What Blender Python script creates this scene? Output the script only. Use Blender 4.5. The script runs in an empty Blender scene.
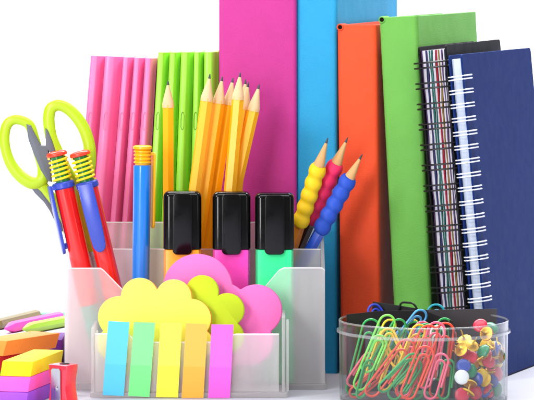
import bpy, bmesh, math, random
from mathutils import Vector, Matrix
random.seed(7)
R = math.radians
sc = bpy.context.scene
COL = sc.collection

# ------------------------------------------------------------------ camera geometry
DIST, F, HZ, HC = 2.4, 3600.0, -60.0, 460.0/1500.0     # camera distance, focal (px of the 534 px wide photo), horizon row, eye height
def sp(Y): return (DIST+Y)/F
def X(u, Y): return (u-267.0)*sp(Y)
def Z(v, Y): return HC-(v-HZ)*sp(Y)
def at(u, v, Y): return Vector((X(u, Y), Y, Z(v, Y)))

cd = bpy.data.cameras.new('camera'); cam = bpy.data.objects.new('camera', cd); COL.objects.link(cam)
cam.location = (0, -DIST, HC); cam.rotation_euler = (R(90), 0, 0)
cd.sensor_width = 36; cd.lens = 36*F/534; cd.shift_y = -(200-HZ)/534
cd.clip_start = 0.05; cd.clip_end = 100
sc.camera = cam

# ------------------------------------------------------------------ materials
def lin(c):
    o = []
    for v in c:
        v /= 255.0
        o.append(v/12.92 if v <= .04045 else ((v+.055)/1.055)**2.4)
    return (o[0], o[1], o[2], 1)
def mix_rgb(nt, a, b, fac):
    m = nt.nodes.new('ShaderNodeMix'); m.data_type = 'RGBA'
    nt.links.new(fac, m.inputs[0])
    for sock, v in ((m.inputs[6], a), (m.inputs[7], b)):
        if isinstance(v, tuple): sock.default_value = v
        else: nt.links.new(v, sock)
    return m.outputs[2]
def noise(nt, scale, detail=3, stretch=None):
    tc = nt.nodes.new('ShaderNodeTexCoord'); n = nt.nodes.new('ShaderNodeTexNoise')
    n.inputs['Scale'].default_value = scale; n.inputs['Detail'].default_value = detail
    src = tc.outputs['Object']
    if stretch:
        mp = nt.nodes.new('ShaderNodeMapping'); mp.inputs['Scale'].default_value = stretch
        nt.links.new(src, mp.inputs[0]); src = mp.outputs[0]
    nt.links.new(src, n.inputs['Vector'])
    return n.outputs[0]
MATS = {}
def mat(name, rgb, rough=.4, spec=.5, metal=0., mott=.06, msc=60., bump=0., bsc=900., coat=0., stretch=None, sss=0., wave=0.):
    if name in MATS: return MATS[name]
    m = bpy.data.materials.new(name); m.use_nodes = True; nt = m.node_tree
    p = nt.nodes['Principled BSDF']
    c = lin(rgb); d = tuple(max(0, x*(1-mott*2.2)) for x in c[:3])+(1,); e = tuple(min(1, x*(1+mott*1.2)) for x in c[:3])+(1,)
    nt.links.new(mix_rgb(nt, d, e, noise(nt, msc, 4, stretch)), p.inputs['Base Color'])
    mr = nt.nodes.new('ShaderNodeMapRange'); mr.inputs[3].default_value = max(.04, rough-.07); mr.inputs[4].default_value = min(1, rough+.09)
    nt.links.new(noise(nt, 130, 4), mr.inputs[0]); nt.links.new(mr.outputs[0], p.inputs['Roughness']); p.inputs['Specular IOR Level'].default_value = spec
    p.inputs['Metallic'].default_value = metal; p.inputs['Coat Weight'].default_value = coat
    p.inputs['Coat Roughness'].default_value = .08
    if sss:
        p.inputs['Subsurface Weight'].default_value = sss; p.inputs['Subsurface Radius'].default_value = (.004, .004, .004)
    if bump:
        b = nt.nodes.new('ShaderNodeBump'); b.inputs['Strength'].default_value = bump; b.inputs['Distance'].default_value = .0005
        nt.links.new(noise(nt, bsc, 3, stretch), b.inputs['Height']); nt.links.new(b.outputs[0], p.inputs['Normal'])
        if wave:
            b2 = nt.nodes.new('ShaderNodeBump'); b2.inputs['Strength'].default_value = wave; b2.inputs['Distance'].default_value = .004
            nt.links.new(noise(nt, 28, 2), b2.inputs['Height']); nt.links.new(b2.outputs[0], b.inputs['Normal'])
    MATS[name] = m
    return m
def frosted(name, tint, trans=.55, rough=.42, white=.48, clear=.24):
    m = bpy.data.materials.new(name); m.use_nodes = True; nt = m.node_tree; nt.nodes.clear(); N = nt.nodes.new; L = nt.links.new
    out = N('ShaderNodeOutputMaterial')
    g = N('ShaderNodeBsdfPrincipled'); g.inputs['Base Color'].default_value = tint; g.inputs['Transmission Weight'].default_value = 1
    g.inputs['Roughness'].default_value = rough; g.inputs['IOR'].default_value = 1.2
    d = N('ShaderNodeBsdfDiffuse'); d.inputs[0].default_value = (.98, .955, .968, 1)
    t = N('ShaderNodeBsdfTranslucent'); t.inputs[0].default_value = (.985, .96, .972, 1)
    tr = N('ShaderNodeBsdfTransparent')
    m1 = N('ShaderNodeMixShader'); m1.inputs[0].default_value = .36; L(d.outputs[0], m1.inputs[1]); L(t.outputs[0], m1.inputs[2])
    m2 = N('ShaderNodeMixShader'); mr = N('ShaderNodeMapRange'); mr.inputs[3].default_value = white-.12; mr.inputs[4].default_value = min(1, white+.12)
    L(noise(nt, 45, 6, (3, 3, .7)), mr.inputs[0]); L(mr.outputs[0], m2.inputs[0]); L(g.outputs[0], m2.inputs[1]); L(m1.outputs[0], m2.inputs[2])
    m3 = N('ShaderNodeMixShader'); m3.inputs[0].default_value = clear; L(m2.outputs[0], m3.inputs[1]); L(tr.outputs[0], m3.inputs[2])
    b = N('ShaderNodeBump'); b.inputs['Strength'].default_value = .15; b.inputs['Distance'].default_value = .0004
    L(noise(nt, 700), b.inputs['Height']); L(b.outputs[0], g.inputs['Normal'])
    L(m3.outputs[0], out.inputs[0]); MATS[name] = m
    return m
def clear_plastic(name, haze=.005, col=(.93, .95, .95, 1)):
    m = bpy.data.materials.new(name); m.use_nodes = True; nt = m.node_tree; nt.nodes.clear(); N = nt.nodes.new; L = nt.links.new
    out = N('ShaderNodeOutputMaterial'); tr = N('ShaderNodeBsdfTransparent'); tr.inputs[0].default_value = col
    gl = N('ShaderNodeBsdfGlossy'); gl.inputs['Roughness'].default_value = .06
    d = N('ShaderNodeBsdfDiffuse'); d.inputs[0].default_value = (.8, .82, .83, 1)
    lw = N('ShaderNodeLayerWeight'); lw.inputs[0].default_value = .5
    pw = N('ShaderNodeMath'); pw.operation = 'POWER'; pw.inputs[1].default_value = 4.0; L(lw.outputs['Facing'], pw.inputs[0])
    fr = N('ShaderNodeMath'); fr.operation = 'MULTIPLY_ADD'; fr.inputs[1].default_value = .8; fr.inputs[2].default_value = .03; L(pw.outputs[0], fr.inputs[0])
    m1 = N('ShaderNodeMixShader'); m1.inputs[0].default_value = haze; L(tr.outputs[0], m1.inputs[1]); L(d.outputs[0], m1.inputs[2])
    m2 = N('ShaderNodeMixShader'); L(fr.outputs[0], m2.inputs[0]); L(m1.outputs[0], m2.inputs[1]); L(gl.outputs[0], m2.inputs[2])
    b = N('ShaderNodeBump'); b.inputs['Strength'].default_value = .1; b.inputs['Distance'].default_value = .0008
    L(noise(nt, 60), b.inputs['Height']); L(b.outputs[0], gl.inputs['Normal'])
    L(m2.outputs[0], out.inputs[0]); MATS[name] = m
    return m

PAPER = dict(rough=.62, spec=.25, mott=.05, msc=45, bump=.6, bsc=1400, wave=.35)
M_backdrop = mat('white_backdrop', (193, 194, 206), .7, .2, mott=.004)
M_bind_pink = mat('pink_cover_paper', (190, 54, 138), **PAPER)
M_bind_cyan = mat('cyan_cover_paper', (38, 150, 198), **PAPER)
M_bind_orange = mat('orange_cover_paper', (226, 76, 36), **PAPER)
M_bind_green = mat('green_cover_paper', (102, 168, 72), **PAPER)
M_page = mat('page_paper', (216, 212, 222), .8, .1, mott=.08, msc=300, bump=.5, bsc=500, stretch=(40, 40, 1))
M_page_cool = mat('cool_page_paper', (208, 219, 238), .8, .1, mott=.12, msc=70, bump=.5, bsc=300, stretch=(30, 30, 1))
M_blue_cover = mat('blue_notebook_cover', (18, 44, 106), .6, .08, mott=.05, msc=50, bump=.5, bsc=900, stretch=(1, 1, 1))
M_black_cover = mat('black_notebook_cover', (9, 9, 10), .6, .15, mott=.1)
M_black_wire = mat('black_wire', (16, 15, 17), .35, .5)
M_white_wire = mat('white_wire', (240, 243, 248), .3, .5)
M_tab = {k: mat('tab_'+k, c, .7, .2) for k, c in dict(navy=(46, 48, 92), teal=(30, 100, 92), red=(150, 26, 44), ochre=(140, 108, 44), violet=(92, 66, 112)).items()}
M_file_pink = mat('pink_file_plastic', (242, 116, 172), .33, .45, mott=.02, sss=.0)
M_file_green = mat('green_file_plastic', (150, 222, 62), .33, .45, mott=.02)
M_slot_pink = mat('pink_slot_edge', (225, 120, 170), .3, .6)
M_slot_green = mat('green_slot_edge', (95, 165, 30), .3, .6)
M_pencil = mat('yellow_pencil_paint', (252, 178, 16), .38, .4, mott=.03, coat=.08)
M_wood = mat('pencil_wood', (228, 190, 146), .7, .2, mott=.10, msc=250, bump=.3, bsc=600, stretch=(1, 1, .12))
M_lead = mat('graphite', (62, 62, 68), .4, .5)
M_cap = mat('black_cap_plastic', (7, 7, 8), .15, .3, mott=.02, bump=.04, bsc=300)
M_hl = {k: mat('highlighter_'+k, c, .25, .5, mott=.015, coat=.2) for k, c in dict(orange=(255, 166, 42), pink=(246, 72, 186), green=(56, 236, 150)).items()}
M_grip = {k: mat('grip_'+k, c, .55, .35, mott=.03, bump=.2, bsc=1200) for k, c in dict(yellow=(245, 200, 20), red=(246, 44, 100), blue=(36, 78, 190)).items()}
M_gp = {k: mat('pencil_paint_'+k, c, .25, .5, coat=.3) for k, c in dict(yellow=(200, 120, 40), red=(60, 40, 40), blue=(30, 80, 200)).items()}
M_wood_dark = mat('pencil_wood_tan', (212, 164, 110), .7, .2, mott=.10, msc=250, bump=.3, bsc=600, stretch=(1, 1, .12))
M_redpen = mat('red_pen_plastic', (232, 28, 24), .2, .5, mott=.02, coat=.4)
M_bluepl = mat('blue_clip_plastic', (50, 70, 176), .28, .5, mott=.02)
M_yelwire = mat('yellow_spring_wire', (252, 214, 12), .3, .5)
M_greencore = mat('green_core_plastic', (30, 140, 60), .25, .5)
M_redbtn = mat('red_button_plastic', (240, 58, 30), .3, .5)
M_teal = mat('teal_tip_plastic', (60, 180, 160), .3, .5)
M_bluepen = mat('blue_pen_plastic', (18, 122, 222), .2, .5, mott=.02, coat=.4)
M_amber = mat('amber_plastic', (250, 176, 14), .3, .5)
M_lime = mat('lime_handle_plastic', (172, 202, 24), .35, .45, mott=.02, bump=.06, bsc=500)
M_grey = mat('grey_rubber', (98, 102, 110), .5, .35, mott=.04)
M_steel = mat('steel', (190, 192, 195), .25, .5, metal=1., mott=.05, stretch=(8, 1, 1))
M_brass = mat('brass', (216, 166, 60), .38, .5, metal=1., mott=.08, msc=300)
NOTE = dict(rough=.75, spec=.15, mott=.02, msc=80, bump=.3, bsc=1500)
M_note = {k: mat('note_'+k, c, **NOTE) for k, c in dict(yellow=(255, 250, 100), lime=(190, 212, 44), pink=(246, 118, 190), orange=(250, 150, 70)).items()}
M_flag = {k: mat('flag_'+k, c, .5, .3, mott=.015) for k, c in dict(cyan=(92, 196, 232), green=(130, 228, 142), yellow=(252, 240, 84), orange=(244, 178, 78), magenta=(238, 104, 212)).items()}
M_flaglow = {k: mat('flag_base_'+k, c, .4, .4, mott=.015) for k, c in dict(cyan=(80, 188, 228), green=(114, 224, 128), yellow=(250, 236, 62), orange=(244, 168, 60), magenta=(236, 92, 206)).items()}
ER = dict(rough=.6, spec=.25, mott=.03, msc=120, bump=.15, bsc=900)
M_er = {k: mat('eraser_'+k, c, **ER) for k, c in dict(yellow=(252, 218, 16), pink=(250, 90, 190), purple=(150, 70, 205), orange=(255, 140, 52), red=(190, 24, 28), green=(40, 130, 50), violet=(86, 30, 120)).items()}
M_sharp = mat('sharpener_plastic', (242, 44, 66), .25, .5, mott=.02, coat=.3)
M_stick = {k: mat('stick_'+k, c, .4, .4) for k, c in dict(olive=(112, 102, 58), pink=(236, 70, 170), green=(140, 180, 50), teal=(110, 190, 150)).items()}
M_clip = {k: mat('clip_'+k, c, .3, .5) for k, c in dict(green=(40, 165, 84), red=(240, 70, 40), pink=(244, 100, 130), lime=(130, 230, 90), yellow=(250, 205, 40), sky=(80, 170, 230), blue=(45, 70, 200), cyan=(40, 170, 190), white=(230, 226, 230)).items()}
M_tack = {k: mat('tack_'+k, c, .3, .5, mott=.02) for k, c in dict(red=(214, 44, 74), green=(20, 128, 84), blue=(52, 74, 168), yellow=(246, 200, 34), white=(240, 240, 240)).items()}
M_insert = mat('black_insert_plastic', (26, 25, 28), .45, .4, mott=.08)
M_insert2 = mat('grey_insert_plastic', (66, 63, 68), .45, .4, mott=.08)
M_dark = mat('painted_hole_shade', (20, 12, 10), .8, .1)  # near-black paint for the shade inside holes
M_frost = frosted('frosted_plastic', (.985, .96, .975, 1), rough=.34, white=.39, clear=.30)
M_rim = frosted('frosted_edge_light', (1, 1, 1, 1), rough=.5, white=.8, clear=.08)  # extra white stands in for light piped to the plastic edges
M_cliprim = clear_plastic('clear_plastic_rim', .11)
M_clear = clear_plastic('clear_plastic')

# ------------------------------------------------------------------ mesh helpers
def merge(bm, t, M=None):
    if M is not None: t.transform(M)
    me = bpy.data.meshes.new('tmp'); t.to_mesh(me); t.free(); bm.from_mesh(me); bpy.data.meshes.remove(me)
def bev(t, w, seg=2, edges=None):
    if w > 0:
        bmesh.ops.bevel(t, geom=list(edges if edges is not None else t.edges), offset=w, segments=seg, affect='EDGES', profile=.5, clamp_overlap=True)
def box(bm, x0, x1, y0, y1, z0, z1, bevel=0, seg=2, M=None):
    t = bmesh.new(); bmesh.ops.create_cube(t, size=1)
    for v in t.verts:
        v.co = Vector((x0 if v.co.x < 0 else x1, y0 if v.co.y < 0 else y1, z0 if v.co.z < 0 else z1))
    bev(t, bevel, seg); merge(bm, t, M)
def prism(bm, pts, a, b, axis='y', bevel=0, seg=2, M=None):
    t = bmesh.new()
    f3 = (lambda p, h: (p[0], h, p[1])) if axis == 'y' else (lambda p, h: (p[0], p[1], h))
    lo = [t.verts.new(f3(p, a)) for p in pts]; hi = [t.verts.new(f3(p, b)) for p in pts]
    n = len(pts); f1 = t.faces.new(lo); f2 = t.faces.new(hi)
    for i in range(n): t.faces.new((lo[i], lo[(i+1) % n], hi[(i+1) % n], hi[i]))
    bmesh.ops.recalc_face_normals(t, faces=t.faces)
    if bevel: bev(t, bevel, seg, set(f1.edges) | set(f2.edges))
    merge(bm, t, M)
def lathe(bm, prof, seg=24, M=None, sides=None, ring=False):
    t = bmesh.new(); n = sides or seg; rings = []
    for r, z in prof:
        if r < 1e-7: rings.append([t.verts.new((0, 0, z))])
        else: rings.append([t.verts.new((r*math.cos(2*math.pi*k/n), r*math.sin(2*math.pi*k/n), z)) for k in range(n)])
    for a, b in zip(rings, rings[1:]):
        for k in range(n):
            k2 = (k+1) % n
            if len(a) == 1 and len(b) == 1: continue
            if len(a) == 1: t.faces.new((a[0], b[k2], b[k]))
            elif len(b) == 1: t.faces.new((a[k], a[k2], b[0]))
            else: t.faces.new((a[k], a[k2], b[k2], b[k]))
    if ring:
        for k in range(n): t.faces.new((rings[-1][k], rings[-1][(k+1) % n], rings[0][(k+1) % n], rings[0][k]))
    for rg in (() if ring else (rings[0], rings[-1])):
        if len(rg) > 2: t.faces.new(rg)
    bmesh.ops.recalc_face_normals(t, faces=t.faces)
    merge(bm, t, M)
def tube(bm, pts, r, seg=8, closed=False, M=None, flat=None):
    t = bmesh.new(); P = [Vector(p) for p in pts]; n = len(P)
    rr = r if isinstance(r, (list, tuple)) else [r]*n
    tang = []
    for i in range(n):
        a = P[(i-1) % n] if (closed or i > 0) else P[i]; b = P[(i+1) % n] if (closed or i < n-1) else P[i]
        tang.append((b-a).normalized())
    up = Vector((0, 1, 0)) if abs(tang[0].y) < .9 else Vector((0, 0, 1))
    nx = (up-tang[0]*up.dot(tang[0])).normalized(); rings = []
    for i in range(n):
        nx = (nx-tang[i]*nx.dot(tang[i])).normalized(); ny = tang[i].cross(nx)
        f = flat or 1.
        rings.append([t.verts.new(P[i]+nx*rr[i]*f*math.cos(2*math.pi*k/seg)+ny*rr[i]*math.sin(2*math.pi*k/seg)) for k in range(seg)])
    pairs = list(zip(rings, rings[1:]))+([(rings[-1], rings[0])] if closed else [])
    for a, b in pairs:
        for k in range(seg): t.faces.new((a[k], a[(k+1) % seg], b[(k+1) % seg], b[k]))
    if not closed: t.faces.new(rings[0]); t.faces.new(rings[-1])
    bmesh.ops.recalc_face_normals(t, faces=t.faces)
    merge(bm, t, M)
def smooth_path(pts, closed=False, sub=6):
    P = [Vector(p) for p in pts]; n = len(P); out = []
    for i in range(n if closed else n-1):
        g = (lambda j: P[j % n]) if closed else (lambda j: P[max(0, min(n-1, j))])
        p0, p1, p2, p3 = g(i-1), g(i), g(i+1), g(i+2)
        for k in range(sub):
            s = k/sub
            out.append(.5*((2*p1)+(p2-p0)*s+(2*p0-5*p1+4*p2-p3)*s*s+(3*p1-p0-3*p2+p3)*s**3))
    if not closed: out.append(P[-1])
    return out
def rrect(x0, x1, y0, y1, r, seg=5):
    pts = []
    for cx, cy, a0 in ((x1-r, y0+r, -90), (x1-r, y1-r, 0), (x0+r, y1-r, 90), (x0+r, y0+r, 180)):
        for k in range(seg+1):
            a = R(a0+90*k/seg); pts.append((cx+r*math.cos(a), cy+r*math.sin(a)))
    return pts

def thing(name, label, cat, M=None, group=None):
    o = bpy.data.objects.new(name, None); COL.objects.link(o); o.empty_display_size = .01
    if M is not None: o.matrix_basis = M
    o['label'] = label; o['category'] = cat
    if group: o['group'] = group
    return o
def obj(name, bm, m, parent=None, world=False, ang=35, label=None):
    if world and parent is not None:
        r = parent
        while r.parent: r = r.parent
        bm.transform(r.matrix_basis.inverted())
    off = Vector((0, 0, 0))
    if parent is None:
        lo = Vector([min(v.co[i] for v in bm.verts) for i in range(3)]); hi = Vector([max(v.co[i] for v in bm.verts) for i in range(3)])
        off = Vector(((lo.x+hi.x)/2, (lo.y+hi.y)/2, lo.z)); bm.transform(Matrix.Translation(-off))
    me = bpy.data.meshes.new(name); bm.to_mesh(me); bm.free()
    for p in me.polygons: p.use_smooth = True
    me.set_sharp_from_angle(angle=R(ang))
    me.materials.append(m)
    o = bpy.data.objects.new(name, me); COL.objects.link(o); o.parent = parent; o.location = off
    if label: o['label'] = label
    return o
def tag(o, label, cat, group=None):
    o['label'] = label; o['category'] = cat
    if group: o['group'] = group
    return o
def T(x, y, z=0): return Matrix.Translation((x, y, z))
def RX(a): return Matrix.Rotation(R(a), 4, 'X')
def RY(a): return Matrix.Rotation(R(a), 4, 'Y')
def RZ(a): return Matrix.Rotation(R(a), 4, 'Z')
def axis_frame(base, tip, roll=0):
    """local +z runs from base to tip, local -y stays towards the viewer"""
    z = (tip-base).normalized(); x = Vector((0, 1, 0)).cross(z); x = -x if x.x < 0 else x
    x.normalize(); y = z.cross(x)
    M = Matrix((x, y, z)).transposed().to_4x4(); M.translation = base
    return M @ RZ(roll)
def B(): return bmesh.new()

# ------------------------------------------------------------------ the setting: a white sweep
bm = B(); prof = [(-1.6, 0), (1.3, 0)]
for k in range(1, 13):
    a = R(90*k/12); prof.append((1.3+.6*math.sin(a), .6-.6*math.cos(a)))
prof.append((1.9, 2.2))
rows = [[bm.verts.new((x, y, z)) for x in (-2.2, 2.2)] for y, z in prof]
for a, b in zip(rows, rows[1:]): bm.faces.new((a[0], a[1], b[1], b[0]))
o = obj('floor', bm, M_backdrop, ang=60); o['kind'] = 'structure'

# ------------------------------------------------------------------ binders
def cover_shape(w, d, t, r, bulge=.0):
    out = []
    for k in range(7):
        a = R(180+90*k/6); out.append((r+r*math.cos(a), r+r*math.sin(a)))
    for k in range(1, 8):
        s = k/8; out.append((r+(w-2*r)*s, -bulge*math.sin(math.pi*s)))
    for k in range(7):
        a = R(270+90*k/6); out.append((w-r+r*math.cos(a), r+r*math.sin(a)))
    return out+[(w, d), (w-t, d), (w-t, t+.0006), (t, t+.0006), (t, d)]
def binder(label, x, y, yaw, lean, w, d, h, m, hollow_shade=False):
    lift = 0 if lean >= 0 else w*math.sin(R(-lean))
    t = thing('binder', label, 'binder', T(x, y, lift) @ RZ(-yaw) @ RY(-lean))
    bm = B(); prism(bm, cover_shape(w, d, .0028, .0032, .0008), 0, h, 'z', bevel=.0006, seg=2); obj('cover', bm, m, t, ang=50)
    bm = B(); box(bm, .0034, w-.0034, .006, d-.004, .003, h-.005); obj('page_block', bm, M_page, t)
    if hollow_shade:
        Mr = T(.0024, .0012, h-.0016) @ RX(90)
        bm = B(); lathe(bm, [(.0015, -.012), (.0025, -.012), (.0025, .0014), (.0023, .0019), (.0018, .0019), (.0015, .0014)], 28, Mr, ring=True); o = obj('spine_roll', bm, m, t)
        bm = B(); lathe(bm, [(0, .0012), (.0016, .0013)], 20, Mr); obj('hollow_shade', bm, M_dark, o)  # flat dark disc paints the shade inside the roll
    return t
binder('tall thick magenta pink binder standing behind the pencils', X(219, .148), .148, 0, 0, .05505, .22, .302, M_bind_pink)
binder('tall cyan blue binder standing between the pink and orange ones', X(296, .153)-.0006, .153, 15, 0, .0304, .19, .312, M_bind_cyan)
binder('short orange red binder standing behind the grip pencils', X(340.4, .140), .140, 15, .6, .0286, .17, Z(25, .14), M_bind_orange, True)
binder('light green binder leaning left beside the black notebook', X(396.6, .128), .128, 18, 3.0, .0280, .162, Z(18, .128)+.0005, M_bind_green, True)

# ------------------------------------------------------------------ ring notebooks
def ring_bm(w, gap, wire, rx, ry):
    bm = B()
    for dz in (-gap/2, gap/2):
        pts = []
        for k in range(28):
            a = 2*math.pi*k/28
            pts.append((w/2+rx*math.cos(a), ry-.0034+ry*math.sin(a), dz+.0004*math.cos(a)))
        tube(bm, pts, wire, 6, closed=True)
    return bm
def notebook(label, x, y, yaw, lean, w, d, h, mc, mp, mw, n, z0, dz, gap, wire, tabs=()):
    t = thing('notebook', label, 'notebook', T(x, y, 0) @ RZ(-yaw) @ RY(-lean))
    ct = .0013
    for name, a in (('back_cover', 0), ('front_cover', w-ct)):
        bm = B(); prism(bm, [(p, q) for p, q in rrect(-.002, d, 0, h, .003, 4)], a, a+ct, 'z', bevel=.0003, seg=1, M=Matrix(((0, 0, 1, 0), (1, 0, 0, 0), (0, 1, 0, 0), (0, 0, 0, 1))))
        obj(name, bm, mc, t)
    if not tabs:
        bm = B(); box(bm, ct+.0002, w-ct-.0002, .0012, d-.003, .002, h-.003, .0003); obj('page_block', bm, mp, t)
    else:
        # sections of pages with coloured divider sheets between them
        xs = ct+.0003; tot = w-2*ct-.0006
        for wd, c in tabs:
            bm = B(); ww = wd*tot; pr = 0.0006 if c else .0
            # gently wavy sheets
            t2 = bmesh.new(); prev = None; K = 26
            for k in range(K+1):
                zz = .002+(h-.005)*k/K; wv = .00035*math.sin(k*.9+xs*900)+.0002*math.sin(k*2.3+xs*400)
                ring = [t2.verts.new((xs+wv+a_, b_, zz)) for a_, b_ in ((.0001, .0012-pr+abs(wv)), (ww-.0001, .0012-pr+abs(wv)), (ww-.0001, d-.003), (.0001, d-.003))]
                if prev:
                    for q in range(4): t2.faces.new((prev[q], prev[(q+1) % 4], ring[(q+1) % 4], ring[q]))
                else: t2.faces.new(ring[::-1])
                prev = ring
            t2.faces.new(prev); bmesh.ops.recalc_face_normals(t2, faces=t2.faces); merge(bm, t2)
            obj('divider_sheet' if c else 'page_block', bm, M_tab[c] if c else mp, t, ang=50)
            xs += ww
    proto = None
    for k in range(n):
        if proto is None: o = proto = obj('binding_ring', ring_bm(w, gap, wire, w/2+(.0046 if tabs else .0030), .0064 if tabs else .0092), mw, t)
        else:
            o = proto.copy(); COL.objects.link(o); o.parent = t
        o.location = (0, 0, z0+dz*k)
BT = ((.04, 'violet'), (.13, None), (.07, 'navy'), (.08, None), (.05, 'teal'), (.03, None), (.05, 'teal'), (.10, None), (.07, 'red'), (.07, None), (.05, 'ochre'), (.08, None), (.04, 'violet'), (.07, None), (.03, 'navy'), (.04, None))
notebook('black ring notebook with coloured divider pages leaning on the green binder', X(444, .11), .11, 18, 4.6, .0208, .15, Z(46, .11), M_black_cover, M_page, M_black_wire, 16, .0055, .01428, .0036, .00062, BT)
notebook('navy blue notebook with white ring binding at the far right', X(477.5, .0975), .0975, 21, 5.3, .0102, .163, Z(56, .0975)+.0012, M_blue_cover, M_page_cool, M_white_wire, 22, .0085, .00965, .0023, .00052)

# ------------------------------------------------------------------ pink and green files
def file_folder(label, u0, u1, b0, b1, vt, m, ms, group, Y=.152):
    x0 = X(b0, Y); w = X(u1, Y)-X(u0, Y)-.0003; h = Z(vt, Y)
    lean = math.degrees(math.atan2(X(u0, Y)-x0, h))
    t = thing('file_folder', label, 'file folder', T(x0, Y, w*math.sin(R(abs(lean)))) @ RY(lean), group)
    pr = [(0, .009), (0.01*w, .0030), (.05*w, .0014), (.14*w, .0005), (.30*w, .0001), (.46*w, 0), (.54*w, .0005), (.61*w, .0018), (.80*w, .0062), (.92*w, .0085), (w, .0092), (w, .055), (0, .055)]
    bm = B(); prism(bm, pr, 0, h, 'z', bevel=.0006, seg=2); k_ = (b1-b0)/(u1-u0)
    for v in bm.verts: v.co.x *= 1+(k_-1)*(1-v.co.z/h)
    obj('sleeve', bm, m, t, ang=28)
    zc = Z(121, Y); loop = []
    for k in range(20):
        a = 2*math.pi*k/20; sx = math.cos(a); sz = math.sin(a)
        loop.append((.33*w+.0011*sx, -.0001+.0002*abs(sx), zc+.0062*(abs(sz)**.5)*(1 if sz > 0 else -1)))
    bm = B(); tube(bm, loop, .00022, 5, closed=True); obj('finger_slot', bm, ms, t)
PN = ['leftmost pink plastic file folder, behind the scissors', 'second pink plastic file folder from the left', 'middle one of the five pink plastic file folders', 'fourth pink plastic file folder from the left', 'rightmost pink plastic file folder, touching the green ones']
pu = [90.5, 105, 123, 134, 145, 157]; pb = [64.5, 79, 98, 110.5, 123.5, 138.6]
for k in range(5): file_folder(PN[k], pu[k], pu[k+1], pb[k], pb[k+1], 55.5+.6*k, M_file_pink, M_slot_pink, 'pink file folders standing in a row')
GN = ['leftmost green plastic file folder, touching the pink ones', 'second green plastic file folder, behind the upright yellow pencil', 'middle one of the five green plastic file folders', 'fourth green plastic file folder from the left', 'rightmost green plastic file folder, beside the pink binder']
gu = [158, 169.5, 181, 194, 204, 219]; gb = [139.4, 153.5, 168.5, 186, 200, 217.5]
for k in range(5): file_folder(GN[k], gu[k], gu[k+1], gb[k], gb[k+1], 52.2, M_file_green, M_slot_green, 'green file folders standing in a row', .150)

# ------------------------------------------------------------------ frosted organizer
OY0, OYF, OYD, OYB = .009, .055, .093, .1345
OX0, OX1 = X(64.5, OYF), X(325, OYF); WT = .0022
org = thing('desk_organizer', 'frosted translucent plastic desk organizer holding pens, pencils and sticky notes', 'desk organizer', T((OX0+OX1)/2, .07))
bm = B(); prism(bm, rrect(OX0-.0012, OX1+.0016, OYF-.003, OYB+.003, .004), .0002, .0038, 'z', .0008, 2); prism(bm, rrect(X(90, .01), X(288, .01), OY0, OYF-.0032, .002), .0002, .0038, 'z', .0008, 2)
obj('base', bm, M_frost, org, True)
def panel(name, pts, y, th=WT, bevel=.0006):
    bm = B(); prism(bm, pts, y, y+th, 'y', bevel, 2); o = obj(name, bm, M_frost, org, True)
    bm = B(); top = pts[2:]; prism(bm, [(a, b+.00005) for a, b in top]+[(a, b-.0007) for a, b in reversed(top)], y-.00012, y+th+.00012, 'y'); obj('painted_edge_light', bm, M_rim, o, True)  # whiter strip paints the bright light along the top edge
ZB = .004
panel('back_wall', [(OX0+.0024, ZB), (OX1-.0024, ZB), (OX1-.0024, Z(222, OYB)), (OX0+.0024, Z(222, OYB))], OYB)
panel('divider', [(OX0+.0024, ZB), (OX1-.0024, ZB), (OX1-.0024, Z(249, OYD)), (OX0+.0024, Z(249, OYD))], OYD)
fx = lambda u: X(u, OYF); fz = lambda v: Z(v, OYF)
panel('front_wall', [(OX0, ZB), (OX1, ZB), (OX1, fz(270)), (fx(322), fz(267.5)), (fx(284), fz(267.5)), (fx(279), fz(270)), (fx(262), fz(290)), (fx(240), fz(306)), (fx(150), fz(306)), (fx(124), fz(291)), (fx(103.5), fz(270)), (fx(100.5), fz(268)), (fx(68), fz(268)), (OX0, fz(270.5))], OYF, bevel=.0007)
for xa in (OX0, OX1-WT):
    bm = B()
    sh = [(OYF+.0024, ZB), (OYB+WT, ZB), (OYB+WT, Z(221.5, OYB)), (OYB-.006, Z(221.5, OYB)), (OYF+.0024, Z(268.5, OYF))]
    t2 = bmesh.new(); a = [t2.verts.new((xa, p, q)) for p, q in sh]; b = [t2.verts.new((xa+WT, p, q)) for p, q in sh]
    t2.faces.new(a); t2.faces.new(b)
    for k in range(5): t2.faces.new((a[k], a[(k+1) % 5], b[(k+1) % 5], b[k]))
    bmesh.ops.recalc_face_normals(t2, faces=t2.faces); bev(t2, .0006, 2); merge(bm, t2)
    obj('side_wall', bm, M_frost, org, True)
# note tray in front
ty = OY0+.001; tx = lambda u: X(u, ty); tz = lambda v: Z(v, ty)
panel('tray_front', [(tx(95), ZB), (tx(279), ZB), (tx(279), tz(334)), (tx(236), tz(334)), (tx(230), tz(335.5)), (tx(224), tz(342)), (tx(140), tz(342)), (tx(134), tz(339)), (tx(128), tz(333.5)), (tx(95), tz(333.5))], ty)
for u, vt in ((91, 328), (282, 317)):
    bm = B(); x = tx(u)
    box(bm, x, x+.0022, ty-.0002, OYF-.0003, ZB, tz(vt), .0006, 2); box(bm, x+.0028, x+.0046, ty+.0026, ty+.0044, ZB, tz(vt+3), .0005, 2)
    obj('tray_side', bm, M_frost, org, True)

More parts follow.
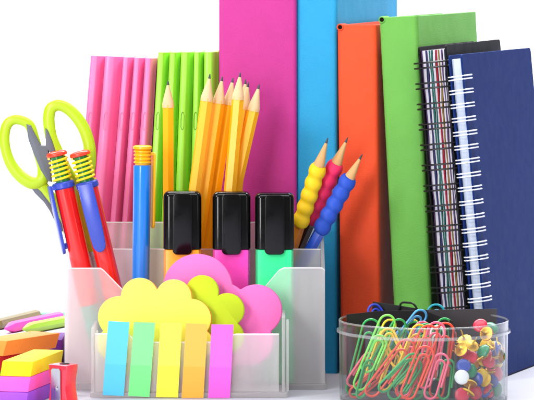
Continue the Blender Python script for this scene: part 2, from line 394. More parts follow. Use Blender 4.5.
# ------------------------------------------------------------------ highlighters
for (u0, u1, c, lab, vt) in ((163.5, 201.6, 'orange', 'orange highlighter with black cap, leftmost of three', 191.5), (212.4, 250.6, 'pink', 'pink highlighter with black cap, middle of three', 192), (255, 294, 'green', 'mint green highlighter with black cap, rightmost of three', 193)):
    Y = .0735; x = (X(u0, Y)+X(u1, Y))/2; w = X(u1, Y)-X(u0, Y); zb = .0042
    t = thing('highlighter', lab, 'highlighter', T(x, Y, zb), 'highlighters in the organizer')
    zc = Z(249, Y-.007)-zb; zt = Z(vt, Y-.007)-zb; hw = w/2; hd = .0072
    bm = B(); prism(bm, [(-hw*.97, -hd*.35), (-hw*.86, -hd*.94), (-hw*.6, -hd), (hw*.6, -hd), (hw*.86, -hd*.94), (hw*.97, -hd*.35), (hw*.97, hd*.35), (hw*.8, hd), (-hw*.8, hd), (-hw*.97, hd*.35)], 0, zc-.0004, 'z', .001, 2); obj('barrel', bm, M_hl[c], t, ang=40)
    bm = B(); tt = bmesh.new()
    pr = rrect(-hw, hw, -hd-.0004, hd+.0004, .0046, 5); prism(tt, pr, zc, zt, 'z'); top = [e for e in tt.edges if all(v.co.z > zt-1e-6 for v in e.verts)]
    bev(tt, .0040, 5, top); merge(bm, tt); obj('cap', bm, M_cap, t, ang=45)
    bm = B(); cw = w*.255; z0 = Z(254.8, Y-.01)-zb
    prism(bm, rrect(-cw, cw, z0, zt-.0012, .0032, 5), -hd-.0024, -hd+.0005, 'y', .0006, 3); obj('clip', bm, M_cap, t, ang=45)

# ------------------------------------------------------------------ pencils
def pencil(tip, base, label, group, paint, wood, r=.0043, cone=.0168, roll=0, name='pencil', grip=None, lead=.0036, flat_to=None):
    M = axis_frame(base, tip, roll); L = (tip-base).length
    t = thing(name, label, 'pencil', M, group)
    bm = B(); tt = bmesh.new()
    # hexagonal barrel with the scalloped paint edge of a sharpened pencil
    n = 48; rings = []
    def hexr(a): return r*math.cos(math.pi/6)/math.cos(((a+math.pi/6) % (math.pi/3))-math.pi/6)
    zc = L-cone
    rl = .00095
    def conez(rr): return L-lead-(rr-rl)/(r*.98-rl)*(cone-lead)
    rows = []
    rows.append([(hexr(2*math.pi*k/n)*.999, 0) for k in range(n)])
    rows.append([(hexr(2*math.pi*k/n), conez(hexr(2*math.pi*k/n))-.0006) for k in range(n)])
    for row in rows: rings.append([tt.verts.new((q*math.cos(2*math.pi*k/n), q*math.sin(2*math.pi*k/n), z)) for k, (q, z) in enumerate(row)])
    for k in range(n): tt.faces.new((rings[0][k], rings[0][(k+1) % n], rings[1][(k+1) % n], rings[1][k]))
    tt.faces.new(rings[0][::-1])
    bmesh.ops.recalc_face_normals(tt, faces=tt.faces); merge(bm, tt); obj('barrel', bm, paint, t, ang=20)
    bm = B(); lathe(bm, [(r*.965, conez(r)-.0022), (r*.965, conez(r*.965)), (r*.85, conez(r*.85)), (rl, L-lead)], 32); obj('sharpened_wood', bm, wood, t, ang=50)
    bm = B(); lathe(bm, [(rl*.99, L-lead-.0001), (rl*1.0, L-lead), (rl*.42, L-.0005), (0, L)], 16); obj('lead', bm, M_lead, t, ang=60)
    if grip:
        col, g0, g1, nb, gr = grip
        prof = [(r*1.0, g0)]; bl = (g1-g0)/nb
        for b_ in range(nb):
            for k in range(1, 10):
                s = k/10; prof.append((gr*(.73+.27*math.sin(math.pi*s)**.7), g0+bl*(b_+s)))
        prof.append((r*1.05, g1))
        # slight twist of the bumps around the barrel
        bm = B(); lathe(bm, prof, 36)
        for v in bm.verts:
            a = math.atan2(v.co.y, v.co.x); v.co.z += .0014*math.sin(a)
        obj('rubber_grip', bm, M_grip[col], t, ang=70)
    return t
GP = 'sharpened yellow pencils'
PL = [((168, 80), (169, 379), .117, 'upright yellow pencil standing alone in front of the green files'),
      ((210, 73.5), (170, 381), .0995, 'leftmost yellow pencil of the leaning bunch'),
      ((222.5, 76), (178, 380), .108, 'second yellow pencil from the left in the leaning bunch'),
      ((233, 77.5), (188, 378), .1165, 'yellow pencil half hidden left of the tallest one in the bunch'),
      ((240.2, 72), (214, 381), .0998, 'tallest yellow pencil at the front middle of the bunch'),
      ((245.7, 79), (222, 377), .1255, 'yellow pencil almost hidden behind the middle of the bunch'),
      ((248.5, 82), (204, 378), .1170, 'thin strip of a yellow pencil right of the tallest one in the bunch'),
      ((259.3, 84), (193, 380), .108, 'rightmost yellow pencil, tilted most, in front of the pink binder')]
for i, (a, b, Y, lab) in enumerate(PL):
    base = at(b[0], b[1], Y); base.z = .0052
    pencil(at(a[0], a[1], Y), base, lab, GP, M_pencil, M_wood, roll=[0, 12, 25, 5, 18, 40, 10, 22][i])
# pencils with rubber grips
def grip_pencil(tip, base, Y, col, g0px, g1px, nb, label, Yb=None):
    a = at(tip[0], tip[1], Y); b = at(base[0], base[1], Yb or Y)
    L = (a-b).length; s = sp(Y)
    pencil(a, b, label, 'pencils with ridged rubber grips', M_gp[col], M_wood_dark, .0041, .0200, grip=(col, L-g1px*s, L-g0px*s, nb, .0061), lead=.0042, roll=10)
grip_pencil((328, 137.5), (250, 379), .1005, 'yellow', 29, 93, 5, 'pencil with yellow bumpy rubber grip, leftmost of three', .1085)
grip_pencil((348, 137), (240, 379), .1095, 'red', 28, 94, 5, 'pencil with crimson bumpy rubber grip, middle of three', .119)
grip_pencil((362.5, 154), (238, 380), .1005, 'blue', 26, 89, 5, 'blue pencil with blue bumpy rubber grip, rightmost of three')

# ------------------------------------------------------------------ red pens with springs
def red_pen(label, top, bot, Y, clip_turn):
    a = at(top[0], top[1], Y); b = at(bot[0], bot[1], Y); b.z = .0052
    M = axis_frame(b, a); L = (a-b).length; s = sp(Y)
    t = thing('ballpoint_pen', label, 'pen', M, 'red pens with springs')
    bm = B(); lathe(bm, [(0, L), (.0040, L-.0003), (.0066, L-.0012), (.0074, L-.0026), (.0070, L-.0037), (.0040, L-.0042), (0, L-.0042)], 32); obj('push_button', bm, M_redbtn, t, ang=60)
    bm = B(); lathe(bm, [(0, L-33*s), (.0048, L-33*s), (.0046, L-.0043), (0, L-.0043)], 24); obj('plunger', bm, M_greencore, t)
    pts = []; n = 110; z1 = L-.0046; z0 = L-31.5*s
    for k in range(n+1):
        q = k/n; pts.append((.0061*math.cos(2*math.pi*5.5*q), .0061*math.sin(2*math.pi*5.5*q), z0+(z1-z0)*q))
    bm = B(); tube(bm, pts, .00092, 8); obj('spring', bm, M_yelwire, t, ang=80)
    zc = L-31.5*s
    bm = B(); lathe(bm, [(.0050, zc), (.0072, zc-.0004), (.0078, zc-.0012), (.0078, zc-.0042), (.0070, zc-.0050), (.0050, zc-.0050)], 32); col = obj('collar', bm, M_bluepl, t)
    bm = B(); lathe(bm, [(.0060, .052), (.0068, .056), (.0068, zc-.0051), (.0050, zc-.0051)], 36); obj('barrel', bm, M_redpen, t)
    bm = B(); lathe(bm, [(.0006, 0), (.0010, .003), (.0030, .014), (.0056, .034), (.0062, .0518), (.0030, .0519)], 28); obj('tip', bm, M_teal, t)
    bm = B(); zt = zc-.0012; zb = L-101*s
    pl = [(-.0052, zt), (-.0053, zt-.02), (-.0050, zt-.034)]
    for k in range(9):
        q = R(180+180*k/8); pl.append((.0046*math.cos(q), zb+.0048+.0062*math.sin(q)))
    pl += [(.0050, zt-.034), (.0053, zt-.02), (.0052, zt)]
    prism(bm, pl, -.0108, -.0086, 'y', .0006, 2, RZ(clip_turn)); box(bm, -.0050, .0050, -.0088, -.0060, zt-.0034, zt-.0006, .0005, 2, RZ(clip_turn)); box(bm, -.002, .002, -.0090, -.0066, zb+.002, zb+.006, .0005, 2, RZ(clip_turn))
    obj('clip', bm, M_bluepl, t)
red_pen('red pen with yellow spring, left one, blue clip seen edge on', (56, 150.5), (106, 385), .0735, -78)
red_pen('red pen with yellow spring, right one, blue clip facing forward', (79, 150.5), (134, 385), .0725, -6)

# blue pen
Y = .080; s = sp(Y); a = at(142.5, 145, Y); b = at(139.5, 385, Y); b.z = .0052
t = thing('ballpoint_pen', 'blue pen with amber ribbed push button standing right of the red pens', 'pen', axis_frame(b, a)); L = (a-b).length
bm = B(); pr = [(0, L), (.0052, L-.0003), (.0066, L-.0010), (.0066, L-.0026), (.0056, L-.0030)]
for k in range(4):
    z = L-.0032-.0025*k; pr += [(.0050, z), (.0060, z-.0007), (.0060, z-.0016), (.0050, z-.0022)]
pr += [(.0048, L-.0138), (0, L-.0138)]
lathe(bm, pr, 32); obj('push_button', bm, M_amber, t, ang=45)
bm = B(); lathe(bm, [(.0010, 0), (.0030, .012), (.0060, .028), (.0061, L-.0142), (.0052, L-.0137), (0, L-.0137)], 36); obj('barrel', bm, M_bluepen, t)
bm = B(); Mc = RZ(112); prism(bm, rrect(-.0030, .0030, L-.0575, L-.0050, .0026, 4), -.0090, -.0074, 'y', .0004, 2, Mc); box(bm, -.0024, .0024, -.0078, -.0050, L-.0072, L-.0052, .0004, 2, Mc); obj('clip', bm, M_amber, t)

# ------------------------------------------------------------------ scissors
Y = .0878
scis = thing('scissors', 'scissors with lime green handles and grey grips standing in the organizer', 'scissors', T(*at(70, 250, Y)))
def px(pts, y=Y): return [at(u, v, y) for u, v in pts]
s = sp(Y)
ringL = smooth_path(px([(25, 121.5), (14.5, 119.5), (7, 125), (4.5, 137), (6, 151), (11.5, 165), (21, 176.5), (33, 183), (42, 180), (43, 168), (38.5, 153), (34, 138), (30.5, 127)]), True)
bm = B(); tube(bm, ringL, [(5.3+1.5*max(0, math.sin(math.pi*(k/len(ringL)-.3)/.5))**2*(1 if .3 < k/len(ringL) < .8 else 0))*s for k in range(len(ringL))], 14, True, flat=.8)
tube(bm, smooth_path(px([(36, 179), (45, 191), (56, 206), (68, 228), (78, 252)])), [7.5*s]*4+[6.6*s]*21, 12, flat=.55)
o1 = obj('handle', bm, M_lime, scis, True, 80)
ringR = smooth_path(px([(49.5, 128), (48.8, 117), (51, 108.5), (58, 105), (67, 108), (76.5, 117), (84.5, 130), (89.3, 146), (90, 162), (87, 176), (80, 184), (72, 179), (64, 166), (56.5, 150), (51.5, 138)], Y), True)
bm = B(); tube(bm, ringR, 6.1*s, 14, True, flat=.75)
tube(bm, smooth_path(px([(80, 182), (82, 205), (84, 228), (88, 252)], Y)), 6.6*s, 12, flat=.55)
o2 = obj('handle', bm, M_lime, scis, True, 80)
def solid(pts, y0, y1, bevel=.0008):
    bm = B(); q = [(X(u, (y0+y1)/2), Z(v, (y0+y1)/2)) for u, v in pts]; prism(bm, q, y0, y1, 'y', bevel, 2); return bm
obj('grip_inlay', solid([(26.5, 124), (31, 125), (37, 137), (41, 145), (48, 146), (51, 163), (52, 182), (48, 181), (41, 170), (34, 154), (28.5, 139)], Y-.0046, Y+.003, .0014), M_grey, o1, True)
obj('grip_inlay', solid([(45.5, 128), (48, 130), (52.5, 141), (56, 152), (50, 152), (46, 148)], Y-.0044, Y+.002, .0010), M_grey, o2, True)
obj('shank', solid([(31, 187), (40, 189), (52, 196), (66, 230), (60, 232), (50, 211), (44, 202), (35, 193)], Y-.0022, Y+.0032, .0008), M_grey, o1, True)
obj('blade', solid([(70, 235), (84, 235), (112, 330), (118, 378), (108, 360), (88, 300)], Y-.0012, Y+.0002, .0003), M_steel, scis, True)
obj('blade', solid([(78, 235), (94, 235), (112, 300), (122, 376), (114, 360), (94, 300)], Y+.0006, Y+.0022, .0003), M_steel, scis, True)

# ------------------------------------------------------------------ shaped sticky notes
def lobes_outline(c, lobes, n=220):
    pts = []
    for k in range(n):
        a = 2*math.pi*k/n; dx, dy = math.cos(a), math.sin(a); best = 0
        for (u, v, r) in lobes:
            ox, oy = c[0]-u, c[1]-v; bq = ox*dx+oy*dy; cc = ox*ox+oy*oy-r*r; disc = bq*bq-cc
            if disc >= 0: best = max(best, -bq+math.sqrt(disc))
        pts.append((c[0]+dx*best, c[1]+dy*best))
    return pts
def note_pad(label, c, lobes, Y, m, medge=None, th=.0030, sheets=1):
    o_ = [(X(u, Y), Z(v, Y)) for u, v in lobes_outline(c, lobes)]
    bm = B(); prism(bm, o_, Y, Y+.0009, 'y', .0001, 1)
    t = thing('sticky_note_pad', label, 'sticky notes', T(X(c[0], Y), Y+.0015, .0045), 'shaped sticky note pads')
    obj('top_sheet', bm, m, t, True, 50)
    bm = B(); cx = X(c[0], Y); cz = Z(c[1], Y); prism(bm, [(cx+(a-cx)*.997+.0006, cz+(b-cz)*.996-.0002) for a, b in o_], Y+.00095, Y+th, 'y'); obj('sheet_stack', bm, medge or m, t, True, 50)
note_pad('yellow cloud shaped sticky note pad at the front of the tray', (155, 322), [(118.5, 317, 20.5), (139.5, 296.5, 18.5), (173.5, 297.5, 18), (191, 319, 20), (113, 344, 16), (197, 344, 16), (155, 350, 30), (135, 352, 24), (178, 352, 24), (155, 318, 24)], .0225, M_note['yellow'], M_note['orange'])
note_pad('lime green flower shaped sticky note pad between yellow and pink ones', (207, 315), [(202, 291.5, 16.2), (227, 310, 16.8), (226, 337, 17.5), (206, 350, 17), (188, 332, 18), (186, 308, 17), (207, 315, 18)], .0300, M_note['lime'])
note_pad('large pink rounded sticky note pad leaning at the back of the tray', (215, 318), [(197.5, 288.5, 34.5), (256, 310, 25.5), (246, 340, 26), (212, 352, 26), (190, 330, 28), (220, 312, 30)], .0400, M_note['pink'])

# page flags stuck on the tray front
FY = .0082
FL = [('cyan', 'sky blue page flag strip, leftmost on the tray front', [(108.4, 321), (129.5, 322), (123.7, 396), (102.6, 395)]),
      ('green', 'mint green page flag strip, second on the tray front', [(134, 322), (155.2, 322.5), (149.4, 397), (128.2, 396)]),
      ('yellow', 'yellow page flag strip, middle one on the tray front', [(160.5, 322.5), (182, 323), (178, 397.5), (156, 397.2)]),
      ('orange', 'light orange page flag strip, fourth on the tray front', [(186, 323), (207.5, 324), (203.5, 398.5), (181.5, 398)]),
      ('magenta', 'magenta pink page flag strip, rightmost on the tray front', [(211.5, 324.3), (233.5, 324.5), (230, 399), (208, 398.6)])]
for c, lab, q in FL:
    P = [Vector(at(u, v, FY)) for u, v in q]; t = thing('page_flag', lab, 'page flag', T(*((P[2]+P[3])/2)), 'coloured page flags')
    for nm, s0, s1, mm in (('strip', 0, .58, M_flag[c]), ('adhesive_end', .58, 1, M_flaglow[c])):
        bm = B(); tt = bmesh.new(); K = 8; fr = []; bk = []
        for k in range(K+1):
            f_ = s0+(s1-s0)*k/K; l = P[0].lerp(P[3], f_); r_ = P[1].lerp(P[2], f_)
            cv = -.0010*(1-min(1, f_/.5))**2; th = .00035 if s0 == 0 else .0003
            for p_, lst in ((l, fr), (r_, fr)): lst.append(tt.verts.new((p_.x, p_.y+cv, max(p_.z, .0004))))
            for p_, lst in ((l, bk), (r_, bk)): lst.append(tt.verts.new((p_.x, p_.y+cv+th, max(p_.z, .0004))))
        for k in range(K):
            i = 2*k
            tt.faces.new((fr[i], fr[i+1], fr[i+3], fr[i+2])); tt.faces.new((bk[i+1], bk[i], bk[i+2], bk[i+3]))
            tt.faces.new((fr[i], fr[i+2], bk[i+2], bk[i])); tt.faces.new((fr[i+3], fr[i+1], bk[i+1], bk[i+3]))
        tt.faces.new((fr[1], fr[0], bk[0], bk[1])); tt.faces.new((fr[-2], fr[-1], bk[-1], bk[-2]))
        bmesh.ops.recalc_face_normals(tt, faces=tt.faces); merge(bm, tt); obj(nm, bm, mm, t, True)

# ------------------------------------------------------------------ clear round box
XB = X(423.5, 0); RB = .0565
boxo = thing('clear_box', 'clear round plastic box of paper clips and thumbtacks', 'storage box', T(XB, 0, 0))
zr = Z(319, 0); zs = zr-.0075
bm = B()
lathe(bm, [(RB-.0022, .0020), (RB-.0022, zs-.0006), (RB-.0010, zs+.0006), (RB-.0010, zr-.0012), (RB, zr-.0012), (RB, zs+.0012), (RB-.0002, zs-.0014), (RB-.0006, .0022)], 96, ring=True)
obj('wall', bm, M_clear, boxo, ang=30)
bm = B(); lathe(bm, [(RB-.0011, zr-.0011), (RB-.0010, zr-.0003), (RB-.0007, zr), (RB-.0003, zr), (RB+.0001, zr-.0003), (RB+.0001, zr-.0011)], 96, ring=True); lathe(bm, [(RB+.0002, zs+.0010), (RB+.0014, zs+.0007), (RB+.0014, zs-.0007), (RB+.0002, zs-.0012)], 96, ring=True)
obj('rim', bm, M_cliprim, boxo, ang=40)
bm = B(); lathe(bm, [(RB-.0020, .0003), (RB-.0007, .0003), (RB-.0007, .0018), (0, .0018)], 96); obj('bottom', bm, M_clear, boxo)
def wall_strip(pts, th, z0):
    bm = B(); tt = bmesh.new()
    up = []; lo = []
    for (x, y, z) in pts:
        up.append((tt.verts.new((x, y, z)), tt.verts.new((x, y+th, z)))); lo.append((tt.verts.new((x, y, z0)), tt.verts.new((x, y+th, z0))))
    for i in range(len(pts)-1):
        tt.faces.new((lo[i][0], lo[i+1][0], up[i+1][0], up[i][0])); tt.faces.new((lo[i][1], up[i][1], up[i+1][1], lo[i+1][1]))
        tt.faces.new((up[i][0], up[i+1][0], up[i+1][1], up[i][1])); tt.faces.new((lo[i][0], lo[i][1], lo[i+1][1], lo[i+1][0]))
    for i in (0, -1): tt.faces.new((lo[i][0], lo[i][1], up[i][1], up[i][0]))
    bmesh.ops.recalc_face_normals(tt, faces=tt.faces); merge(bm, tt); return bm
bm = wall_strip([tuple(at(346.5, 314.5, .012)), tuple(at(380, 311, .024)), tuple(at(424, 310.5, .028)), tuple(at(453, 321, -.018))], .0012, .003)
obj('divider_insert', bm, M_insert, boxo, True)
bm = wall_strip([tuple(at(428, 310, .0300)), tuple(at(497, 308.7, .0300))], .0012, .003)
obj('divider_insert', bm, M_insert2, boxo, True)
bm = B(); box(bm, X(453.5, -.03), X(455.5, -.03), -.0450, -.0186, .003, Z(330, -.03), .0003, 1); obj('divider_wall', bm, M_clear, boxo, True)

# ------------------------------------------------------------------ paper clips
def clip_path(L, w):
    pts = []
    def arc(cx, cy, r, a0, a1, n=9):
        for k in range(n+1):
            a = R(a0+(a1-a0)*k/n); pts.append((cx+r*math.cos(a), 0, cy+r*math.sin(a)))
    pts.append((.5*w, 0, .30*L)); arc(0, L-.5*w, .5*w, 0, 180)
    arc(-.08*w, .42*w, .42*w, 180, 360); arc(.04*w, .76*L, .30*w, 0, 180); pts.append((-.26*w, 0, .26*L))
    return [(x, .0010*math.sin(z/L*3.1)*(1 if i > 14 else 0), z) for i, (x, _, z) in enumerate(pts)]
def inside(p, rmax):
    d = Vector((p.x-XB, p.y)); 
    if d.length > rmax: d *= rmax/d.length
    return Vector((XB+d.x, d.y, p.z))
def paper_clip(c, top, bot, Y, roll, label, group, w=.0105, Yb=None, wire=.00080):
    a = at(top[0], top[1], Y); b = at(bot[0], bot[1], Y if Yb is None else Yb)
    a = inside(a, .0500); b = inside(b, .0492); b.z = max(b.z, .0035)
    L = max(.026, (a-b).length); M = axis_frame(b, a, roll)
    bm = B(); tube(bm, clip_path(L, w), wire, 7)
    me_o = obj('paper_clip', bm, M_clip[c], None, ang=80)
    off = me_o.location.copy(); me_o.data.transform(Matrix.Translation(off)); me_o.matrix_basis = M
    tag(me_o, label, 'paper clip', group)
    return me_o
CG = 'coloured paper clips in the clear box'
CL = [('green', (373, 319.5), (353, 398), -.002, 15, 'tall dark green paper clip nearest the left wall of the clear box', .0118),
      ('lime', (390, 315.5), (359, 390), -.016, 20, 'bright lime green paper clip tilted right at left of the clear box', .0112),
      ('yellow', (391.5, 320), (370, 380), -.005, 30, 'yellow paper clip close behind the lime one', .0100),
      ('yellow', (385, 329.5), (401, 366), -.020, 10, 'short yellow paper clip tilted left in the clear box', .0100),
      ('sky', (424, 311), (394, 350), .004, 25, 'sky blue paper clip sticking up above the heap and rim', .0098),
      ('red', (411, 341), (360, 397), -.038, 15, 'long orange red paper clip lying most slanted at the front left', .0112),
      ('green', (417, 355), (378, 392), -.042, 30, 'green paper clip slanted under the long red one', .0100),
      ('red', (432, 326), (402, 398), -.034, 10, 'red paper clip in the middle with its loop at the rim', .0125),
      ('red', (446.5, 323), (437, 398), -.022, 0, 'upright red paper clip beside the black divider', .0108),
      ('pink', (438, 322.5), (424, 388), -.030, 5, 'pink paper clip with its loop at the rim', .0118),
      ('green', (445, 318.5), (441, 380), -.012, 5, 'green paper clip peeking out above the upright red one', .0100),
      ('red', (428, 347), (407, 399), -.045, 5, 'short wide red paper clip at front middle', .0115),
      ('pink', (443, 354), (430, 399), -.043, 8, 'pink paper clip low at front right of the heap', .0100),
      ('pink', (367, 362), (345, 386), -.006, 20, 'pink paper clip low at the far left of the heap', .0095),
      ('green', (368, 370), (357, 398), -.026, 35, 'small green paper clip low at left under the lime one', .0090),
      ('green', (448, 366), (444, 399), -.036, 12, 'green paper clip low beside the black divider', .0085),
      ('blue', (371, 305.5), (392, 340), .034, 30, 'dark blue paper clip behind the black divider at left', .0105),
      ('cyan', (436.5, 304.5), (434, 350), .046, 0, 'teal paper clip behind the black divider at right', .0118),
      ('white', (438, 326), (432, 380), -.014, 15, 'white paper clip behind the pink one', .0090)]
for c, a, b, Y, roll, lab, w in CL: paper_clip(c, a, b, Y, roll, lab, CG, w)
for i, (c, a, b, Y, roll) in enumerate([('green', (402, 320), (373, 372), -.012, 25), ('green', (416, 322), (400, 392), .004, 12), ('green', (428, 324), (412, 390), -.010, 20),
        ('green', (426, 352), (417, 399), -.028, 30), 
        ('yellow', (421, 325), (398, 384), -.020, 30), ('green', (418, 360), (392, 399), -.036, 12), ('red', (376, 376), (350, 398), -.010, 30), 
        ('pink', (424, 322), (410, 380), -.004, 12), ('pink', (412, 338), (404, 396), -.016, 5),
        ('yellow', (414, 320), (398, 378), .012, 20), ('yellow', (398, 350), (384, 390), -.016, 30), ('lime', (382, 336), (366, 372), -.026, 12), ('sky', (405, 330), (390, 372), .010, 20)]):
    paper_clip(c, a, b, Y, roll, {'green': 'green', 'red': 'orange red', 'pink': 'pink', 'yellow': 'yellow', 'lime': 'lime green', 'sky': 'light blue'}[c]+' paper clip tangled deep inside the heap in the clear box', c+' paper clips tangled in the heap')

# black foldback clip at the back of the box
P0, P1 = at(373, 301.5, .040), at(433, 311, .038); ax = (P1-P0).normalized()
Mf = Matrix((ax, Vector((-ax.y, ax.x, 0)).normalized(), ax.cross(Vector((-ax.y, ax.x, 0)).normalized()))).transposed().to_4x4(); Mf.translation = P0
fb = thing('binder_clip', 'black binder clip with wire handle behind the paper clips', 'binder clip', Mf); wl = (P1-P0).length
bm = B(); tt = bmesh.new(); pf = [(0, -.0002), (.0008, 0), (.0075, -.020), (.0068, -.0205), (.0004, -.0020), (-.0010, -.0205), (-.0018, -.020)]
a_ = [tt.verts.new((0, y, z)) for y, z in pf]; b_ = [tt.verts.new((wl, y, z)) for y, z in pf]
tt.faces.new(a_); tt.faces.new(b_)
for k in range(len(pf)): tt.faces.new((a_[k], a_[(k+1) % len(pf)], b_[(k+1) % len(pf)], b_[k]))
bmesh.ops.recalc_face_normals(tt, faces=tt.faces); merge(bm, tt); obj('body', bm, M_insert, fb)
bm = B(); tube(bm, smooth_path([(wl*.42, -.0016, -.010), (wl*.44, -.0016, -.002), (wl*.47, -.0014, .0022), (wl*.56, -.0010, .0030), (wl*.66, -.0010, .0028), (wl*.74, -.0014, -.001), (wl*.78, -.0016, -.010)]), .0007, 7); obj('wire_handle', bm, M_black_wire, fb)

# ------------------------------------------------------------------ thumbtacks
def tack(c, u, v, Y, n, label, group):
    z = Vector(n).normalized(); x = Vector((0, 0, 1)).cross(z)
    if x.length < .1: x = Vector((1, 0, 0))
    x.normalize(); y = z.cross(x); M = Matrix((x, y, z)).transposed().to_4x4(); M.translation = inside(at(u, v, Y), .0528 if abs(z.x) > .7 else .0495)
    tip = M.translation-z*.0105; dd = Vector((tip.x-XB, tip.y))
    if dd.length > .0535: M.translation -= Vector((dd.x, dd.y, 0))*(1-.0535/dd.length)
    t = thing('thumbtack', label, 'thumbtack', M, group)
    bm = B(); lathe(bm, [(0, .0006), (.0028, .0005), (.0042, .0001), (.0049, -.0006), (.0048, -.0010), (.0046, -.0011), (0, -.0011)], 28); obj('head', bm, M_tack[c], t, ang=60)
    bm = B(); lathe(bm, [(.0047, -.0011), (.0047, -.0014), (.0012, -.0016), (.00060, -.0022), (.00055, -.0082), (0, -.0100)], 16); obj('pin', bm, M_brass, t, ang=50)
TG = 'coloured thumbtacks in the clear box'
for c, u, v, Y, n, lab in [
    ('white', 463.3, 377.5, -.0455, (-.1, -1, .1), 'white thumbtack, the only one, face forward'),
    ('red', 470, 357, -.034, (-.1, -.9, .5), 'red thumbtack above the blue one at left of the tack heap'),
    ('green', 486, 351, -.034, (-.55, -.6, .5), 'green thumbtack tilted high in the middle of the tack heap'),
    ('blue', 463.5, 365.5, -.041, (-.1, -.9, .45), 'blue thumbtack half hidden just above the white one'),
    ('green', 473, 371, -.0425, (.25, -.95, .2), 'green thumbtack right behind the white one'),
    ('blue', 485.5, 380.5, -.0440, (-.45, -.9, .05), 'blue thumbtack overlapping a yellow one at front'),
    ('yellow', 493, 377, -.0385, (.35, -.9, .1), 'yellow thumbtack behind the front blue one'),
    ('red', 462.5, 395, -.0440, (0, -1, .15), 'red thumbtack lowest at left, below the white one'),
    ('red', 482, 393, -.0420, (.3, -.9, .3), 'red thumbtack below the front blue one'),
    ('red', 500.5, 374, -.0200, (.75, -.6, .1), 'red thumbtack edge against the right wall of the box'),
    ('green', 501, 390, -.0210, (.8, -.6, .0), 'green thumbtack low against the right wall of the box'),
    ('yellow', 499.5, 349, -.0160, (.85, -.5, .15), 'yellow thumbtack upright high against the right wall'),
    ('green', 492, 327, -.006, (.3, -.6, .7), 'green thumbtack at the top of the heap near the rim'),
    ('red', 480, 325, -.010, (-.2, -.8, .5), 'red thumbtack at the top of the heap, left of the green one'),
    ('blue', 492, 391, -.0340, (.5, -.8, .2), 'blue thumbtack low behind the red one at front')]:
    tack(c, u, v, Y, n, lab, TG)
random.seed(3)
bi = 0
for (u, v, Y, n) in [(465, 341, -.028, (.3, .5, -.8)), (471, 346, -.033, (-.4, .6, -.7)), (462, 350, -.034, (.5, .7, -.4)), (487, 334, -.016, (.5, .8, -.3)), (484, 364, -.039, (-.7, .5, -.5)), (494, 361, -.031, (-.4, .8, -.4)), (478, 384, -.047, (.2, .6, .8)), (472, 392, -.044, (.5, .3, .8))]:
    c = ['red', 'yellow', 'red', 'red', 'yellow', 'green', 'yellow', 'yellow', 'red', 'red', 'white', 'white'][bi]
    tack(c, u, v, Y, n, ('white' if c == 'white' else 'coloured')+' thumbtack in the clear box lying with its brass pin showing', 'upturned thumbtacks in the clear box'); bi += 1
for k in range(64):
    c = random.choice(['red', 'green', 'blue', 'yellow', 'red', 'blue'])
    u = random.uniform(461, 503); Y = random.uniform(-.032, .020); v = random.uniform(344, 392)
    tack(c, u, v, Y, (random.uniform(-1, 1), random.uniform(-1, .4), random.uniform(-.6, 1)), c+' thumbtack buried deep in the tack heap of the clear box', c+' thumbtacks deep in the heap')

# ------------------------------------------------------------------ erasers
def eraser(c, label, x, y, z, yaw, w, h, L, shear):
    """front bottom left corner at x,y,z; local y is the long axis; the ends slant by shear"""
    t = bmesh.new(); bm = B(); P = [(0, 0), (L, 0), (L+shear, h), (shear, h)]
    a = [t.verts.new((0, p, q)) for p, q in P]; b = [t.verts.new((w, p, q)) for p, q in P]
    t.faces.new(a); t.faces.new(b)
    for k in range(4): t.faces.new((a[k], a[(k+1) % 4], b[(k+1) % 4], b[k]))
    bmesh.ops.recalc_face_normals(t, faces=t.faces); bev(t, .0004, 2); merge(bm, t, T(x, y, z) @ RZ(-yaw))
    return tag(obj('eraser', bm, M_er[c], None, ang=40), label, 'eraser', 'slanted block erasers')
yw = 13.6; h_ = .0095; shr = .0055; xx, yy = X(4, -.02)-.001, -.02
for k, (c, lab) in enumerate((('yellow', 'yellow slanted eraser on top of the front stack'), ('pink', 'pink slanted eraser between the yellow and purple ones'), ('purple', 'purple slanted eraser at the bottom of the front stack'))):
    d = shr*(k+1)
    eraser(c, lab, xx-d*math.sin(R(yw)), yy-d*math.cos(R(yw)), .0285-h_*(k+1)+.0002, yw, .0212, h_-.0002, .0690, shr)
yw = 33.6; h_ = .0103; xx, yy = X(7, .075), .075
nx, ny = -.0246*math.cos(R(yw)), .0246*math.sin(R(yw))
for k, (c, lab) in enumerate((('orange', 'orange slanted eraser on top of the rear stack'), ('red', 'dark red slanted eraser under the orange one'), ('green', 'dark green slanted eraser at the bottom of the rear stack'))):
    d = .0048*(k+1)
    eraser(c, lab, xx+nx-d*math.sin(R(yw))-.002*k, yy+ny-d*math.cos(R(yw)), .0310-h_*(k+1)+.0002, yw-3*k, .0246, h_-.0002, .0607, .0048)
eraser('violet', 'dark violet eraser lying behind the orange one', X(42, .165), .165, .0003, 0, .0140, .0210, .05, .004)

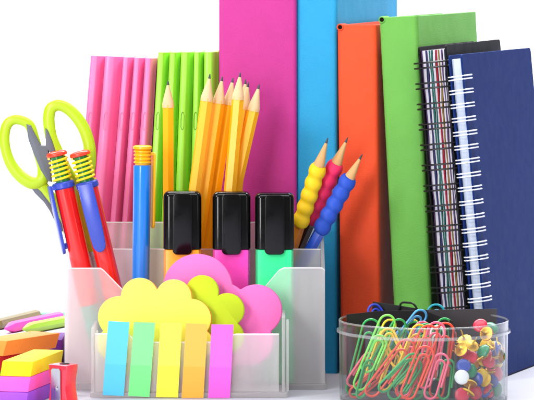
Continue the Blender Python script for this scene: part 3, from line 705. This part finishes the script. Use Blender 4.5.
# ------------------------------------------------------------------ sharpener
sh = thing('pencil_sharpener', 'red plastic pencil sharpener with metal blade standing before the erasers', 'pencil sharpener', T(X(63, -.022), -.022, .0003) @ RZ(-33))
hw = .0076; ol = [(-hw, 0), (hw, 0)]
for k in range(1, 12):
    q = k/12; ol.append((hw-.0017*math.sin(math.pi*q)**2, .0262*q))
ol += [(hw, .0262), (-hw, .0262)]
for k in range(11, 0, -1):
    q = k/12; ol.append((-hw+.0012*math.sin(math.pi*q)**2, .0262*q))
bm = B(); prism(bm, ol, -.0058, .0066, 'y', .0007, 3); obj('body', bm, M_sharp, sh, ang=40)
bm = B(); prism(bm, [(-.0048, .0004), (.0030, .0004), (.0030, .0226), (.0018, .0240), (-.0036, .0240), (-.0048, .0226)], -.0072, -.0062, 'y', .0002, 1); bl = obj('blade', bm, M_steel, sh)
bm = B(); lathe(bm, [(0, .0006), (.0015, .0004), (.0019, 0), (.0019, -.0004)], 20, T(-.0006, -.0072, .0110) @ RX(90)); obj('screw', bm, M_steel, bl)
bm = B(); lathe(bm, [(.0018, .0004), (.0034, .0004), (.0034, 0), (.0018, 0)], 24, T(.0004, .0012, .0261)); lathe(bm, [(0, .00015), (.0026, .00015)], 24, T(.0004, .0012, .0262)); obj('hole_rim_and_shade', bm, M_dark, sh)  # dark ring, plus a flat disc painting the shade in the hole

# ------------------------------------------------------------------ sticks lying on the table at far left
def stick(c, label, name, p, q, Yp, Yq, r, ln, pointed=False):
    a = Vector((X(p, Yp), Yp, r)); b = Vector((X(q, Yq), Yq, r)); d = (b-a).normalized()
    b = a+d*ln; Mx = axis_frame(a, b)
    bm = B()
    if pointed: lathe(bm, [(0, 0), (.0010, .0005), (r*1.02, .012), (r*1.02, ln), (0, ln)], 8, Mx)
    else: lathe(bm, [(0, 0), (r*.85, .0002), (r*1.02, .0012), (r*1.02, ln-.001), (0, ln)], 8, Mx)
    tag(obj(name, bm, M_stick[c], None, ang=30), label, 'crayon', 'sticks lying at far left')
stick('olive', 'olive brown crayon lying farthest left on the table', 'crayon', -3, 35, .430, .50, .0044, .078)
stick('pink', 'pink crayon lying on the table behind the orange eraser', 'crayon', 5, 50, .400, .472, .0044, .095, True)
stick('green', 'olive green crayon lying on the table nearest the organizer', 'crayon', 23, 62, .395, .450, .0044, .08, True)
stick('teal', 'pale teal crayon lying at the very back left', 'crayon', 33, 62, .505, .512, .0030, .03)

# ------------------------------------------------------------------ light
w = bpy.data.worlds.new('World'); sc.world = w; w.use_nodes = True
w.node_tree.nodes['Background'].inputs[0].default_value = (1, 1, 1, 1); w.node_tree.nodes['Background'].inputs[1].default_value = .24
def area(name, loc, target, sx, sy, power, col=(1, 1, 1)):
    l = bpy.data.lights.new(name, 'AREA'); l.shape = 'RECTANGLE'; l.size = sx; l.size_y = sy; l.energy = power; l.color = col
    o = bpy.data.objects.new(name, l); COL.objects.link(o); o.location = loc
    o.rotation_euler = (Vector(target)-Vector(loc)).to_track_quat('-Z', 'Y').to_euler()
area('key_softbox', (-1.05, -.90, .95), (.05, .08, .12), .34, .34, 13)
area('top_softbox', (.02, -.20, .68), (.02, .12, .20), .6, .22, 2.7)
area('front_softbox', (-.52, -.95, .26), (.0, 0, .06), .26, .4, 5.8)
area('fill_softbox', (1.4, -1.0, .6), (0, .05, .12), .25, .9, 2.9)
area('backdrop_lamp', (0, .9, 1.6), (0, 1.4, 0), 2.6, .4, 135)

sc.view_settings.view_transform = 'Standard'; sc.view_settings.look = 'None'; sc.view_settings.exposure = 0; sc.view_settings.gamma = 1
sc.render.engine = 'CYCLES'
cy = sc.cycles; cy.use_denoising = True; cy.max_bounces = 14; cy.transparent_max_bounces = 32; cy.transmission_bounces = 12; cy.diffuse_bounces = 4; cy.glossy_bounces = 4
cy.sample_clamp_indirect = 6
